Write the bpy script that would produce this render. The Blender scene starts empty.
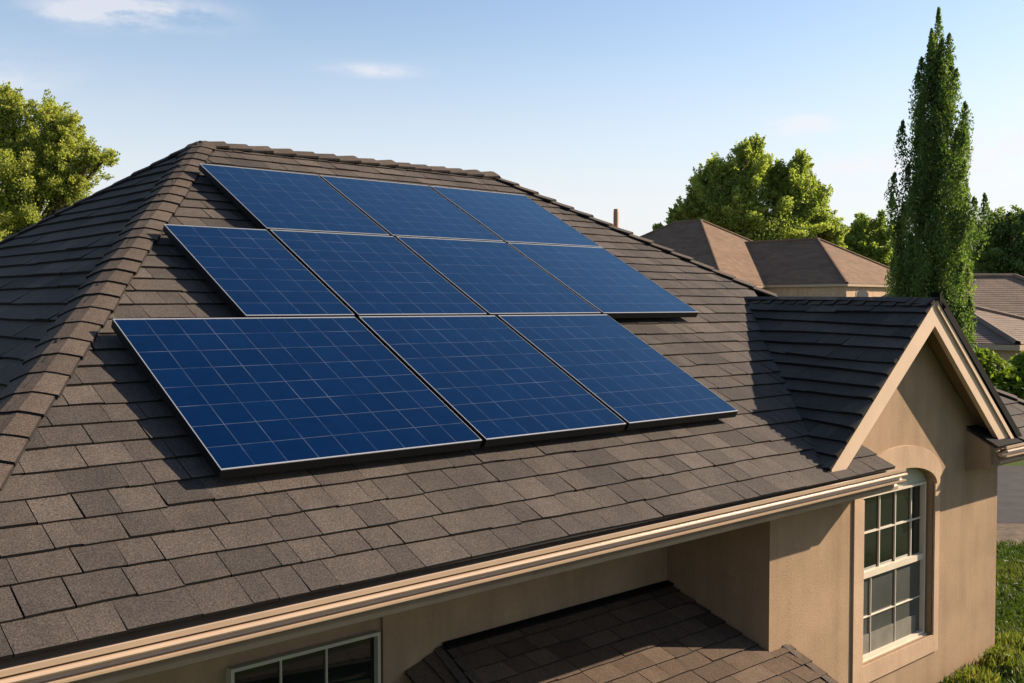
import bpy, math, random
import numpy as np
from mathutils import Vector, Matrix

S = 3.2                      # metres per modelling unit
CAMZ = 1.187                 # camera height in units above the ground
scene = bpy.context.scene
COL = scene.collection
Z3 = Vector((0, 0, 1))

# ------------------------------------------------------------------ camera
F_PX = 1034.0
YAW = math.atan((1660 - 512) / F_PX)
PITCH = math.atan((341.5 - 305.0) / F_PX)
FH = Vector((math.cos(YAW), math.sin(YAW), 0))
RH = Vector((math.sin(YAW), -math.cos(YAW), 0))
FW = FH * math.cos(PITCH) - Z3 * math.sin(PITCH)
cam_d = bpy.data.cameras.new('camera')
cam = bpy.data.objects.new('camera', cam_d)
COL.objects.link(cam)
cam_d.sensor_width = 36
cam_d.lens = 36 * F_PX / 1024
cam_d.clip_start = 0.1
cam_d.clip_end = 5000
cam.location = (0, 0, CAMZ * S)
cam.rotation_euler = FW.to_track_quat('-Z', 'Y').to_euler()
scene.camera = cam

# ------------------------------------------------------------------ light
SUN = Vector((.800, -.360, .480)).normalized()
SUN_EL = math.asin(SUN.z)
SUN_ROT = math.atan2(SUN.x, SUN.y)
SUN_POWER = 4.1
SKY_POWER = 0.066
EXPOSURE = 1.55
sl = bpy.data.lights.new('sun', 'SUN')
sl.energy = SUN_POWER
sl.angle = math.radians(0.5)
sl.color = (1.0, .83, .64)
so = bpy.data.objects.new('sun', sl)
COL.objects.link(so)
so.location = (30, -10, 30)
so.rotation_euler = SUN.to_track_quat('Z', 'Y').to_euler()

scene.view_settings.view_transform = 'Standard'
scene.view_settings.look = 'None'
scene.view_settings.gamma = 1
scene.view_settings.use_curve_mapping = False
scene.view_settings.exposure = EXPOSURE

world = bpy.data.worlds.new('World')
scene.world = world
world.use_nodes = True


def vray(px, py):
    return (FW * F_PX + RH * (px - 512) + (Z3 * math.cos(PITCH) + FH * math.sin(PITCH)) * (341.5 - py)).normalized()


def build_world():
    nt = world.node_tree
    nt.nodes.clear()
    N, L = nt.nodes.new, nt.links.new
    out = N('ShaderNodeOutputWorld')
    bg = N('ShaderNodeBackground')
    bg.inputs['Strength'].default_value = SKY_POWER
    sky = N('ShaderNodeTexSky')
    sky.sky_type = 'NISHITA'
    sky.sun_disc = False
    sky.sun_elevation = SUN_EL
    sky.sun_rotation = SUN_ROT
    sky.altitude = 100
    sky.air_density = 1.0
    sky.dust_density = .6
    sky.ozone_density = 1.6
    tc = N('ShaderNodeTexCoord')

    def math_(op, a, b=None):
        m = N('ShaderNodeMath')
        m.operation = op
        for i, v in enumerate((a, b)):
            if v is None:
                continue
            if isinstance(v, (int, float)):
                m.inputs[i].default_value = v
            else:
                L(v, m.inputs[i])
        return m.outputs[0]

    def dot(vec):
        d = N('ShaderNodeVectorMath')
        d.operation = 'DOT_PRODUCT'
        L(tc.outputs['Generated'], d.inputs[0])
        d.inputs[1].default_value = vec
        return d.outputs['Value']
    nz = N('ShaderNodeTexNoise')
    nz.inputs['Scale'].default_value = 14
    nz.inputs['Detail'].default_value = 7
    nz.inputs['Roughness'].default_value = .62
    mp = N('ShaderNodeMapping')
    mp.inputs['Scale'].default_value = (1, 1, 3.2)
    L(tc.outputs['Generated'], mp.inputs['Vector'])
    L(mp.outputs[0], nz.inputs['Vector'])
    total = None
    # wispy clouds: direction, half width and half height in radians, amount
    for px, py, sx, sy, amt in ((135, 8, .062, .0135, 1.25), (85, 14, .03, .008, .7), (372, 69, .036, .0055, .75), (798, 124, .024, .0075, 2.2),
                                (1005, 150, .060, .014, 2.0), (880, 166, .05, .010, 1.2), (560, 205, .15, .02, .3), (1010, 195, .10, .02, .4),
                                (1180, 90, .1, .02, .8), (-140, 60, .12, .02, .8)):
        d = vray(px, py)
        r = d.cross(Z3).normalized()
        u = r.cross(d).normalized()
        x = math_('DIVIDE', dot(r), sx)
        y = math_('DIVIDE', dot(u), sy)
        y = math_('ADD', y, math_('MULTIPLY', math_('SUBTRACT', nz.outputs['Fac'], .5), 1.6))
        q = math_('ADD', math_('MULTIPLY', x, x), math_('MULTIPLY', y, y))
        g = math_('POWER', 2.718, math_('MULTIPLY', q, -1.0))
        front = math_('GREATER_THAN', dot(d), 0.2)
        g = math_('MULTIPLY', math_('MULTIPLY', g, amt), front)
        total = g if total is None else math_('ADD', total, g)
    ns = N('ShaderNodeMapRange')
    ns.inputs['From Min'].default_value = .36
    ns.inputs['From Max'].default_value = .62
    L(nz.outputs['Fac'], ns.inputs['Value'])
    mask = math_('MULTIPLY', total, ns.outputs[0])
    mask = math_('MINIMUM', mask, .6)
    mix = N('ShaderNodeMix')
    mix.data_type = 'RGBA'
    L(mask, mix.inputs['Factor'])
    # pale haze low over the horizon
    hz = N('ShaderNodeMapRange')
    hz.interpolation_type = 'SMOOTHERSTEP'
    hz.inputs['From Min'].default_value = .33
    hz.inputs['From Max'].default_value = -.02
    hz.inputs['To Max'].default_value = .9
    L(dot((0, 0, 1)), hz.inputs['Value'])
    hm = N('ShaderNodeMix')
    hm.data_type = 'RGBA'
    L(hz.outputs[0], hm.inputs['Factor'])
    tn = N('ShaderNodeMix')
    tn.data_type = 'RGBA'
    tn.blend_type = 'MULTIPLY'
    tn.inputs[0].default_value = 1
    tn.inputs[7].default_value = (1.0, .95, .92, 1)
    L(sky.outputs[0], tn.inputs[6])
    L(tn.outputs[2], hm.inputs[6])
    hm.inputs[7].default_value = (4.55, 4.5, 4.6, 1)
    L(hm.outputs[2], mix.inputs[6])
    mix.inputs[7].default_value = (4.9, 4.75, 4.85, 1)
    L(mix.outputs[2], bg.inputs['Color'])
    L(bg.outputs[0], out.inputs['Surface'])


build_world()

# ------------------------------------------------------------------ helpers


def P(X, Y, Z):
    """units (camera at the origin) -> world metres, ground at z = 0"""
    return Vector((X * S, Y * S, (Z + CAMZ) * S))


def view(px, py, d):
    """world point seen at depth d metres"""
    v = FW * F_PX + RH * (px - 512) + (Z3 * math.cos(PITCH) + FH * math.sin(PITCH)) * (341.5 - py)
    return Vector((0, 0, CAMZ * S)) + v * (d / F_PX)


def rd(r, d, z=0.0):
    v = FH * d + RH * r
    return Vector((v.x, v.y, z))


def tag(o, label=None, cat=None, group=None, kind=None):
    if label:
        o['label'] = label
    if cat:
        o['category'] = cat
    if group:
        o['group'] = group
    if kind:
        o['kind'] = kind
    return o


def empty(name, loc, rot=(0, 0, 0), parent=None):
    o = bpy.data.objects.new(name, None)
    COL.objects.link(o)
    o.location = loc
    o.rotation_euler = rot
    o.empty_display_size = .3
    if parent:
        o.parent = parent
    return o


class MB:
    """collects polygons of one mesh object"""

    def __init__(self):
        self.v, self.f, self.m, self.a = [], [], [], []

    def face(self, pts, mat=0, tint=.5):
        i = len(self.v)
        self.v += [tuple(p) for p in pts]
        self.f.append(tuple(range(i, i + len(pts))))
        self.m.append(mat)
        self.a.append(tint)

    def hexa(self, a, b, mat=0):
        """solid between two quads a and b with matching corners"""
        n = len(a)
        i = len(self.v)
        self.v += [tuple(p) for p in a] + [tuple(p) for p in b]
        self.f.append(tuple(range(i + n - 1, i - 1, -1)))
        self.f.append(tuple(range(i + n, i + 2 * n)))
        for k in range(n):
            q = (k + 1) % n
            self.f.append((i + k, i + q, i + n + q, i + n + k))
        self.m += [mat] * (n + 2)
        self.a += [.5] * (n + 2)

    def box(self, lo, hi, mat=0):
        x0, y0, z0 = lo
        x1, y1, z1 = hi
        self.hexa([(x0, y0, z0), (x1, y0, z0), (x1, y1, z0), (x0, y1, z0)],
                  [(x0, y0, z1), (x1, y0, z1), (x1, y1, z1), (x0, y1, z1)], mat)

    def pbox(self, lo, hi, mat=0):
        self.box(P(*lo), P(*hi), mat)

    def strip(self, prof, x0, x1, close=True, mat=0, dz=(0, 0)):
        """profile (y, z) extruded along x, all in metres"""
        n = len(prof)
        i = len(self.v)
        self.v += [(x0, y, z + dz[0]) for y, z in prof] + [(x1, y, z + dz[1]) for y, z in prof]
        rng = n if close else n - 1
        for k in range(rng):
            q = (k + 1) % n
            self.f.append((i + k, i + q, i + n + q, i + n + k))
            self.m.append(mat)
            self.a.append(.5)
        if close:
            self.f.append(tuple(range(i + n - 1, i - 1, -1)))
            self.f.append(tuple(range(i + n, i + 2 * n)))
            self.m += [mat] * 2
            self.a += [.5] * 2

    def tube(self, path, radii, n=8, mat=0):
        """tapered tube along a list of points"""
        rings = []
        for k, p in enumerate(path):
            p = Vector(p)
            d = Vector(path[min(k + 1, len(path) - 1)]) - Vector(path[max(k - 1, 0)])
            d.normalize()
            a = d.cross(Vector((0.31, .95, .1))).normalized()
            b = d.cross(a)
            i = len(self.v)
            for j in range(n):
                t = 2 * math.pi * j / n
                self.v.append(tuple(p + (a * math.cos(t) + b * math.sin(t)) * radii[k]))
            rings.append(i)
        for k in range(len(rings) - 1):
            for j in range(n):
                q = (j + 1) % n
                self.f.append((rings[k] + j, rings[k] + q, rings[k + 1] + q, rings[k + 1] + j))
                self.m.append(mat)
                self.a.append(.5)
        self.f.append(tuple(rings[-1] + j for j in range(n)))
        self.m.append(mat)
        self.a.append(.5)

    def build(self, name, mats, parent=None, smooth=False, origin=None, merge=False):
        me = bpy.data.meshes.new(name)
        o0 = Vector(origin) if origin is not None else Vector((0, 0, 0))
        vs = [tuple(Vector(v) - o0) for v in self.v] if origin is not None else self.v
        me.from_pydata(vs, [], self.f)
        if not isinstance(mats, (list, tuple)):
            mats = [mats]
        for m in mats:
            me.materials.append(m)
        me.polygons.foreach_set('material_index', self.m)
        at = me.attributes.new('tint', 'FLOAT', 'FACE')
        at.data.foreach_set('value', self.a)
        if smooth:
            me.polygons.foreach_set('use_smooth', [True] * len(self.f))
        me.validate()
        me.update()
        o = bpy.data.objects.new(name, me)
        COL.objects.link(o)
        if origin is not None:
            o.location = o0
        if parent:
            o.parent = parent
            o.matrix_parent_inverse = Matrix.Translation(-parent.location) if parent.rotation_euler[0] == 0 else Matrix()
        return o


# ------------------------------------------------------------------ materials


def new_mat(name):
    m = bpy.data.materials.new(name)
    m.use_nodes = True
    nt = m.node_tree
    nt.nodes.clear()
    out = nt.nodes.new('ShaderNodeOutputMaterial')
    b = nt.nodes.new('ShaderNodeBsdfPrincipled')
    nt.links.new(b.outputs[0], out.inputs[0])
    return m, nt, b, out


def noise(nt, scale, detail=4, rough=.6, vec=None, mapping=None):
    n = nt.nodes.new('ShaderNodeTexNoise')
    n.inputs['Scale'].default_value = scale
    n.inputs['Detail'].default_value = detail
    n.inputs['Roughness'].default_value = rough
    if vec is None:
        tc = nt.nodes.new('ShaderNodeTexCoord')
        vec = tc.outputs['Object']
    if mapping:
        mp = nt.nodes.new('ShaderNodeMapping')
        mp.inputs['Scale'].default_value = mapping
        nt.links.new(vec, mp.inputs['Vector'])
        vec = mp.outputs[0]
    nt.links.new(vec, n.inputs['Vector'])
    return n.outputs['Fac']


def ramp(nt, fac, stops):
    r = nt.nodes.new('ShaderNodeValToRGB')
    e = r.color_ramp.elements
    while len(e) < len(stops):
        e.new(.5)
    for k, (p, c) in enumerate(stops):
        e[k].position = p
        e[k].color = (*c, 1)
    nt.links.new(fac, r.inputs[0])
    return r.outputs[0]


def mixc(nt, fac, a, b, mode='MIX'):
    m = nt.nodes.new('ShaderNodeMix')
    m.data_type = 'RGBA'
    m.blend_type = mode
    for i, v in ((0, fac), (6, a), (7, b)):
        if isinstance(v, (int, float)):
            m.inputs[i].default_value = v
        elif isinstance(v, tuple):
            m.inputs[i].default_value = (*v, 1)
        else:
            nt.links.new(v, m.inputs[i])
    return m.outputs[2]


def bump(nt, b, h, strength=.3, dist=.01):
    bn = nt.nodes.new('ShaderNodeBump')
    bn.inputs['Strength'].default_value = strength
    bn.inputs['Distance'].default_value = dist
    nt.links.new(h, bn.inputs['Height'])
    nt.links.new(bn.outputs[0], b.inputs['Normal'])


def attr(nt, name='tint'):
    a = nt.nodes.new('ShaderNodeAttribute')
    a.attribute_name = name
    return a.outputs['Fac']


def mat_shingle(name, dark, mid, light):
    m, nt, b, _ = new_mat(name)
    base = ramp(nt, attr(nt), [(0, dark), (.5, mid), (1, light)])
    big = noise(nt, 1.1, 3)
    base = mixc(nt, .55, base, ramp(nt, big, [(.3, (.72, .7, .7)), (.7, (1.22, 1.18, 1.14))]), 'MULTIPLY')
    st = noise(nt, 9, 4)
    base = mixc(nt, .5, base, ramp(nt, st, [(.3, (.78, .78, .79)), (.7, (1.2, 1.18, 1.16))]), 'MULTIPLY')
    run = noise(nt, 3.0, 4, .65, mapping=(1, .16, .16))
    base = mixc(nt, .6, base, ramp(nt, run, [(.34, (.78, .78, .8)), (.52, (1, 1, 1)), (.72, (1.12, 1.1, 1.07))]), 'MULTIPLY')
    gr = noise(nt, 105, 3, .75)
    base = mixc(nt, .8, base, ramp(nt, gr, [(.34, (.38, .38, .40)), (.5, (1, 1, 1)), (.66, (1.9, 1.78, 1.62))]), 'MULTIPLY')
    nt.links.new(base, b.inputs['Base Color'])
    b.inputs['Roughness'].default_value = .93
    b.inputs['Specular IOR Level'].default_value = .2
    bump(nt, b, noise(nt, 120, 3, .7), .55, .006)
    return m


def mat_plain(name, col, rough=.6, spec=.4, vary=.12, scale=6, metal=0.0, bmp=0.0, bscale=60):
    m, nt, b, _ = new_mat(name)
    lo = tuple(c * (1 - vary) for c in col)
    hi = tuple(min(1, c * (1 + vary)) for c in col)
    nt.links.new(ramp(nt, noise(nt, scale), [(.3, lo), (.7, hi)]), b.inputs['Base Color'])
    b.inputs['Roughness'].default_value = rough
    b.inputs['Specular IOR Level'].default_value = spec
    b.inputs['Metallic'].default_value = metal
    if bmp:
        bump(nt, b, noise(nt, bscale, 4), bmp, .004)
    return m


def mat_stucco(name, col):
    m, nt, b, _ = new_mat(name)
    c = ramp(nt, noise(nt, 2.2, 5), [(.3, tuple(x * .86 for x in col)), (.7, tuple(x * 1.1 for x in col))])
    streak = noise(nt, 5, 5, .65, mapping=(1, 1, .09))
    c = mixc(nt, .55, c, ramp(nt, streak, [(.32, (.76, .73, .70)), (.55, (1, 1, 1)), (.75, (1.08, 1.07, 1.06))]), 'MULTIPLY')
    c = mixc(nt, .6, c, ramp(nt, noise(nt, 60, 4, .7), [(.3, (.84, .83, .82)), (.7, (1.12, 1.12, 1.12))]), 'MULTIPLY')
    nt.links.new(c, b.inputs['Base Color'])
    b.inputs['Roughness'].default_value = .95
    b.inputs['Specular IOR Level'].default_value = .15
    bump(nt, b, noise(nt, 75, 5, .7), .5, .008)
    return m


def mat_leaf(name, dark, mid, light, trans=.35):
    m, nt, b, out = new_mat(name)
    c = ramp(nt, attr(nt), [(0, dark), (.5, mid), (1, light)])
    nt.links.new(c, b.inputs['Base Color'])
    b.inputs['Roughness'].default_value = .6
    b.inputs['Specular IOR Level'].default_value = .25
    t = nt.nodes.new('ShaderNodeBsdfTranslucent')
    nt.links.new(mixc(nt, 1.0, c, (1.3, 1.35, .55), 'MULTIPLY'), t.inputs['Color'])
    mx = nt.nodes.new('ShaderNodeMixShader')
    mx.inputs[0].default_value = trans
    nt.links.new(b.outputs[0], mx.inputs[1])
    nt.links.new(t.outputs[0], mx.inputs[2])
    nt.links.new(mx.outputs[0], out.inputs[0])
    return m


def mat_cells():
    m, nt, b, out = new_mat('solar_cell_glass')
    N, L = nt.nodes.new, nt.links.new
    uv = N('ShaderNodeUVMap')
    sep = N('ShaderNodeSeparateXYZ')
    L(uv.outputs[0], sep.inputs[0])

    def mth(op, a, bb):
        n = N('ShaderNodeMath')
        n.operation = op
        for i, v in enumerate((a, bb)):
            if isinstance(v, (int, float)):
                n.inputs[i].default_value = v
            else:
                L(v, n.inputs[i])
        return n.outputs[0]

    def line(o, w):
        f = mth('FRACT', o, 0)
        d = mth('ABSOLUTE', mth('SUBTRACT', f, .5), 0)
        return mth('GREATER_THAN', d, .5 - w)
    ln = mth('MAXIMUM', line(sep.outputs[0], .012), line(sep.outputs[1], .013))
    wn = N('ShaderNodeTexWhiteNoise')
    wn.noise_dimensions = '2D'
    fl = N('ShaderNodeVectorMath')
    fl.operation = 'FLOOR'
    L(uv.outputs[0], fl.inputs[0])
    L(fl.outputs[0], wn.inputs['Vector'])
    cell = ramp(nt, wn.outputs['Value'], [(0, (.0006, .0075, .034)), (1, (.0008, .0092, .040))])
    cell = mixc(nt, .5, cell, ramp(nt, noise(nt, 9, 3), [(.3, (.8, .8, .85)), (.7, (1.25, 1.2, 1.15))]), 'MULTIPLY')
    fade = ramp(nt, noise(nt, 2.3, 4, .7), [(.35, (.05, .05, .05)), (.65, (.34, .34, .34))])
    sepc = N('ShaderNodeSeparateColor')
    L(fade, sepc.inputs[0])
    fac = mth('MULTIPLY', ln, sepc.outputs[0])
    c = mixc(nt, fac, cell, (.17, .20, .27))
    L(c, b.inputs['Base Color'])
    # anti-reflective glass: almost no mirror at steep views, a blue sheen at shallow ones
    b.inputs['Roughness'].default_value = .6
    b.inputs['Specular IOR Level'].default_value = 0
    gl = N('ShaderNodeBsdfGlossy')
    gl.inputs['Color'].default_value = (.62, .88, 1.0, 1)
    L(ramp(nt, noise(nt, 3.5, 5, .7), [(.3, (.10, .10, .10)), (.75, (.24, .24, .24))]), gl.inputs['Roughness'])
    lw = N('ShaderNodeLayerWeight')
    lw.inputs['Blend'].default_value = .5
    sheen = mth('ADD', mth('MULTIPLY', mth('POWER', lw.outputs['Facing'], 5.8), 1.55), .003)
    mx = N('ShaderNodeMixShader')
    L(sheen, mx.inputs[0])
    L(b.outputs[0], mx.inputs[1])
    L(gl.outputs[0], mx.inputs[2])
    # thin film of dust in faint streaks down the slope
    L(mx.outputs[0], out.inputs[0])
    return m


M = {}
M['shingle'] = mat_shingle('roof_shingle', (.041, .036, .033), (.0555, .0475, .0425), (.075, .064, .0565))
M['porch_shingle'] = mat_shingle('porch_shingle', (.062, .043, .030), (.082, .058, .041), (.105, .076, .055))
M['shingle_edge'] = mat_plain('shingle_cut_edge', (.018, .016, .015), .95, .1)
M['felt'] = mat_plain('roofing_felt', (.014, .013, .013), .95, .1)
M['cap'] = mat_shingle('cap_shingle', (.053, .043, .035), (.066, .053, .043), (.08, .064, .052))
M['stucco'] = mat_stucco('stucco', (.285, .194, .122))
M['trim'] = mat_stucco('stucco_trim', (.40, .28, .185))
M['paint'] = mat_plain('tan_paint', (.46, .335, .23), .5, .4, .06, 3, bmp=.08, bscale=25)
M['fascia'] = mat_plain('fascia_paint_shaded', (.23, .165, .11), .6, .3, .12, 3)  # tan paint darkened to carry the shade under the gutter
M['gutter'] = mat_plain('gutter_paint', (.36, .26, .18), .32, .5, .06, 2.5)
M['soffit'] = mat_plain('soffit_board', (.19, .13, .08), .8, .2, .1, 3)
M['white'] = mat_plain('window_vinyl', (.52, .45, .35), .45, .4, .05, 5)
M['sage'] = mat_plain('window_sage_paint', (.34, .325, .245), .5, .4, .05, 5)
M['dark_metal'] = mat_plain('dark_drip_edge', (.006, .006, .006), .8, .05)
M['frame_black'] = mat_plain('black_anodised', (.006, .006, .007), .6, .12)
M['frame_silver'] = mat_plain('silver_anodised', (.42, .42, .43), .4, .5, .05, 4, metal=.6)
M['cells'] = mat_cells()
M['copper_pipe'] = mat_plain('vent_clay', (.36, .2, .1), .7, .3)
M['bark'] = mat_plain('bark', (.07, .05, .035), .95, .1, .35, 12, bmp=.6, bscale=20)
M['asphalt_shaded'] = mat_plain('asphalt_shaded', (.034, .031, .031), .9, .2, .25, 2.5, bmp=.2)  # drive asphalt, tree shade put into its colour
M['gravel'] = mat_plain('gravel_verge', (.105, .08, .058), .95, .1, .35, 5, bmp=.4)
M['far_shingle_a'] = mat_shingle('neighbour_tan_shingle', (.15, .10, .066), (.165, .11, .073), (.18, .12, .08))
M['far_shingle_b'] = mat_shingle('neighbour_grey_shingle', (.145, .112, .09), (.16, .124, .10), (.175, .136, .11))
M['far_wall'] = mat_stucco('neighbour_stucco', (.48, .33, .215))


def mat_glass(name, col, rough=.04):
    m, nt, b, _ = new_mat(name)
    n = noise(nt, 1.6, 3)
    nt.links.new(ramp(nt, n, [(.3, tuple(c * .7 for c in col)), (.7, tuple(c * 1.3 for c in col))]), b.inputs['Base Color'])
    b.inputs['Roughness'].default_value = rough
    b.inputs['Specular IOR Level'].default_value = .5
    bump(nt, b, noise(nt, 2.0, 2), .06, .01)
    return m


M['glass'] = mat_glass('dark_window_glass', (.008, .010, .008))
M['screen'] = mat_glass('screened_window_glass', (.055, .056, .053), .3)
M['blind'] = mat_plain('window_blind', (.14, .13, .105), .8, .2, .15, 9)


def mat_ground():
    m, nt, b, _ = new_mat('lawn')
    c = ramp(nt, noise(nt, .8, 5, .7), [(.3, (.035, .06, .014)), (.5, (.055, .085, .018)), (.72, (.095, .105, .028))])
    c = mixc(nt, .7, c, ramp(nt, noise(nt, 22, 4, .75), [(.3, (.5, .55, .5)), (.7, (1.4, 1.35, 1.2))]), 'MULTIPLY')
    nt.links.new(c, b.inputs['Base Color'])
    b.inputs['Roughness'].default_value = .95
    b.inputs['Specular IOR Level'].default_value = .1
    bump(nt, b, noise(nt, 30, 4, .8), .8, .05)
    return m


M['lawn'] = mat_ground()
M['leaf_yellow'] = mat_leaf('leaf_yellow_green', (.17, .205, .05), (.29, .32, .075), (.41, .41, .12), .52)
M['leaf_mid'] = mat_leaf('leaf_mid_green', (.13, .19, .055), (.26, .32, .085), (.42, .44, .13), .55)
M['leaf_dark'] = mat_leaf('leaf_dark_green', (.05, .095, .032), (.10, .16, .048), (.19, .245, .075), .48)
M['leaf_hedge'] = mat_leaf('leaf_hedge', (.085, .14, .018), (.14, .20, .026), (.20, .25, .04), .4)
M['leaf_weed'] = mat_leaf('leaf_weed', (.06, .095, .018), (.12, .15, .03), (.24, .21, .06), .4)
M['grass_blade'] = mat_leaf('grass_blade', (.035, .065, .012), (.065, .10, .018), (.13, .14, .03), .35)

# ------------------------------------------------------------------ shingle builders


def clip(poly, cl):
    """convex polygon clip (counter-clockwise clipper)"""
    out = poly
    n = len(cl)
    for k in range(n):
        ax, ay = cl[k]
        bx, by = cl[(k + 1) % n]
        ex, ey = bx - ax, by - ay
        src, out = out, []
        for i in range(len(src)):
            p, q = src[i], src[(i + 1) % len(src)]
            sp = ex * (p[1] - ay) - ey * (p[0] - ax)
            sq = ex * (q[1] - ay) - ey * (q[0] - ax)
            if sp >= 0:
                out.append(p)
            if (sp >= 0) != (sq >= 0):
                t = sp / (sp - sq)
                out.append((p[0] + (q[0] - p[0]) * t, p[1] + (q[1] - p[1]) * t))
        if len(out) < 3:
            return []
    return out


def area2(p):
    return sum(p[i][0] * p[(i + 1) % len(p)][1] - p[(i + 1) % len(p)][0] * p[i][1] for i in range(len(p)))


def shingle_face(mb, O, U, V, polys, expo=.2, wr=(.22, .46), thick=.012, seed=1, wav=.006, gap=.007, edge=1, lift=.005, v_base=None):
    """individual overlapping shingle tabs on the plane O + u U + v V, clipped to convex polygons (u, v)"""
    N_ = U.cross(V).normalized()
    rnd = random.Random(seed)
    polys = [p if area2(p) > 0 else p[::-1] for p in polys]
    us = [q[0] for p in polys for q in p]
    vs = [q[1] for p in polys for q in p]
    u0, u1, v0, v1 = min(us), max(us), min(vs), max(vs)
    if v_base is not None:
        v0 = v_base
    ph = [(rnd.uniform(.5, 2.2), rnd.uniform(0, 6.28), rnd.uniform(.3, 1)) for _ in range(4)]

    def wave(u, k):
        return wav * sum(a * math.sin(fq * u + p0 + k * (1.3 + .7 * i)) for i, (fq, p0, a) in enumerate(ph)) * .6
    k = 0
    while v0 + k * expo < v1:
        vb = v0 + k * expo
        vt = vb + expo * 1.14
        u = u0 - rnd.uniform(0, wr[1])
        while u < u1:
            w = rnd.uniform(*wr)
            if rnd.random() < .12:
                w *= .6
            g = gap * rnd.choice((.3, .5, .7, .85)) if rnd.random() > .12 else .001
            a, c = u + g * .5, u + w - g * .5
            sk = rnd.uniform(-.004, .004)
            jl = k and rnd.uniform(-.005, .005)
            lf = lift * rnd.random() ** 2
            tint = min(1, max(0, rnd.gauss(.48, .27)))
            q = [(a + sk, vb + wave(a, k) + jl), ((a + c) / 2, vb + wave((a + c) / 2, k) + jl + (k and rnd.uniform(-.004, .004))),
                 (c + sk, vb + wave(c, k) + jl), (c, vt), (a, vt)]
            for pl in polys:
                r = clip(q, pl)
                if len(r) < 3 or abs(area2(r)) < 2e-4:
                    continue
                top = []
                for (x, y) in r:
                    t = max(0.0, min(1.0, 1 - (y - vb) / (vt - vb)))
                    top.append((x, y, .0015 + (thick + lf) * t))
                pts = [O + U * x + V * y + N_ * h for x, y, h in top]
                mb.face(pts, 0, tint)
                for i in range(len(top)):
                    j = (i + 1) % len(top)
                    if top[i][1] > vt - .01 and top[j][1] > vt - .01:
                        continue
                    mb.face([pts[j], pts[i], pts[i] - N_ * (top[i][2] + .001), pts[j] - N_ * (top[j][2] + .001)], edge)
            u += w
        k += 1


def frame_of(a, b, c):
    """plane frame: origin a, U along a->b, V upward in the plane containing c"""
    U = (b - a).normalized()
    n = U.cross(c - a).normalized()
    V = n.cross(U).normalized()
    return U, V


def to2(O, U, V, pts):
    return [((p - O).dot(U), (p - O).dot(V)) for p in pts]


def cap_run(mb, lo, hi, nA, nB, refA, refB, width=.17, expo=.2, thick=.02, seed=3, start=0.0, base=.012):
    """overlapping bent cap shingles from lo up to hi"""
    rnd = random.Random(seed)
    l = (hi - lo)
    Ln = l.length
    l.normalize()
    dA = nA.cross(l).normalized()
    if dA.dot(refA - lo) < 0:
        dA = -dA
    dB = nB.cross(l).normalized()
    if dB.dot(refB - lo) < 0:
        dB = -dB
    up = (nA + nB).normalized()
    aa = (-1, -.62, -.28, 0, .28, .62, 1)
    t = start
    while t < Ln - .03:
        e = expo * rnd.uniform(.93, 1.07)
        t1 = min(t + e * 1.25, Ln + .02)
        tint = min(1, max(0, rnd.gauss(.5, .2)))
        wl = width * rnd.uniform(.93, 1.05)
        wob = rnd.uniform(-.006, .006)
        rows = []
        for (tt, h, wd) in ((t, thick * rnd.uniform(.9, 1.3), wl * 1.04), ((t + t1) / 2, thick * .62, wl), (t1, thick * .22, wl * .97)):
            row = []
            for a in aa:
                d = dA if a < 0 else dB
                nn = nA if a < 0 else nB
                s_ = abs(a)
                nrm = (nn * s_ + up * (1 - s_)).normalized()
                skew = -.012 * (1 - s_) if tt == t else 0
                p = lo + l * (tt + skew + wob * a) + d * (s_ * wd) + nrm * (base + h) - up * (.022 * max(0, 1 - s_ / .4) ** 1.5)
                row.append(p)
            rows.append(row)
        for r in range(2):
            for i in range(6):
                q = [rows[r][i], rows[r][i + 1], rows[r + 1][i + 1], rows[r + 1][i]]
                mb.face(q, 0, tint)
        for i in range(6):
            mb.face([rows[0][i + 1], rows[0][i], rows[0][i] - up * (thick * 1.1), rows[0][i + 1] - up * (thick * 1.1)], 1)
        for i in (0, 6):
            for r in range(2):
                mb.face([rows[r][i], rows[r + 1][i], rows[r + 1][i] - up * .02, rows[r][i] - up * .025], 1)
        t += e


# ------------------------------------------------------------------ setting: ground, drive
g = MB()
R_ = 900
g.face([(-R_, -R_, 0), (R_, -R_, 0), (R_, R_, 0), (-R_, R_, 0)])
tag(g.build('ground', M['lawn']), kind='structure')


def strip_ground(name, d0, d1, r0, r1, z, mat, seed):
    rnd = random.Random(seed)
    mb = MB()
    n = 40
    lo, hi = [], []
    for k in range(n + 1):
        r = r0 + (r1 - r0) * k / n
        lo.append(rd(r, d0 + rnd.uniform(-.12, .12) - .012 * (r - 8), z))
        hi.append(rd(r, d1 + rnd.uniform(-.12, .12) - .012 * (r - 8), z))
    for k in range(n):
        mb.face([lo[k], lo[k + 1], hi[k + 1], hi[k]])
    return tag(mb.build(name, mat), kind='structure')


strip_ground('road', 17.9, 24.3, 7.5, 60, .008, M['asphalt_shaded'], 4)  # far strip of the drive, darkened as if trees shaded it
strip_ground('path', 16.0, 18.1, 7.2, 60, .004, M['gravel'], 5)

# ------------------------------------------------------------------ the house
TAN = math.tan(math.radians(28))
SN, CS = math.sin(math.radians(28)), math.cos(math.radians(28))


def zr(Y):
    return -.435 + (Y - 1.385) * TAN


house = empty('house', P(1.9, 1.6, -CAMZ))
tag(house, 'tan stucco house with solar panels on its brown hip roof and an arched gable window', 'house')

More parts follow.
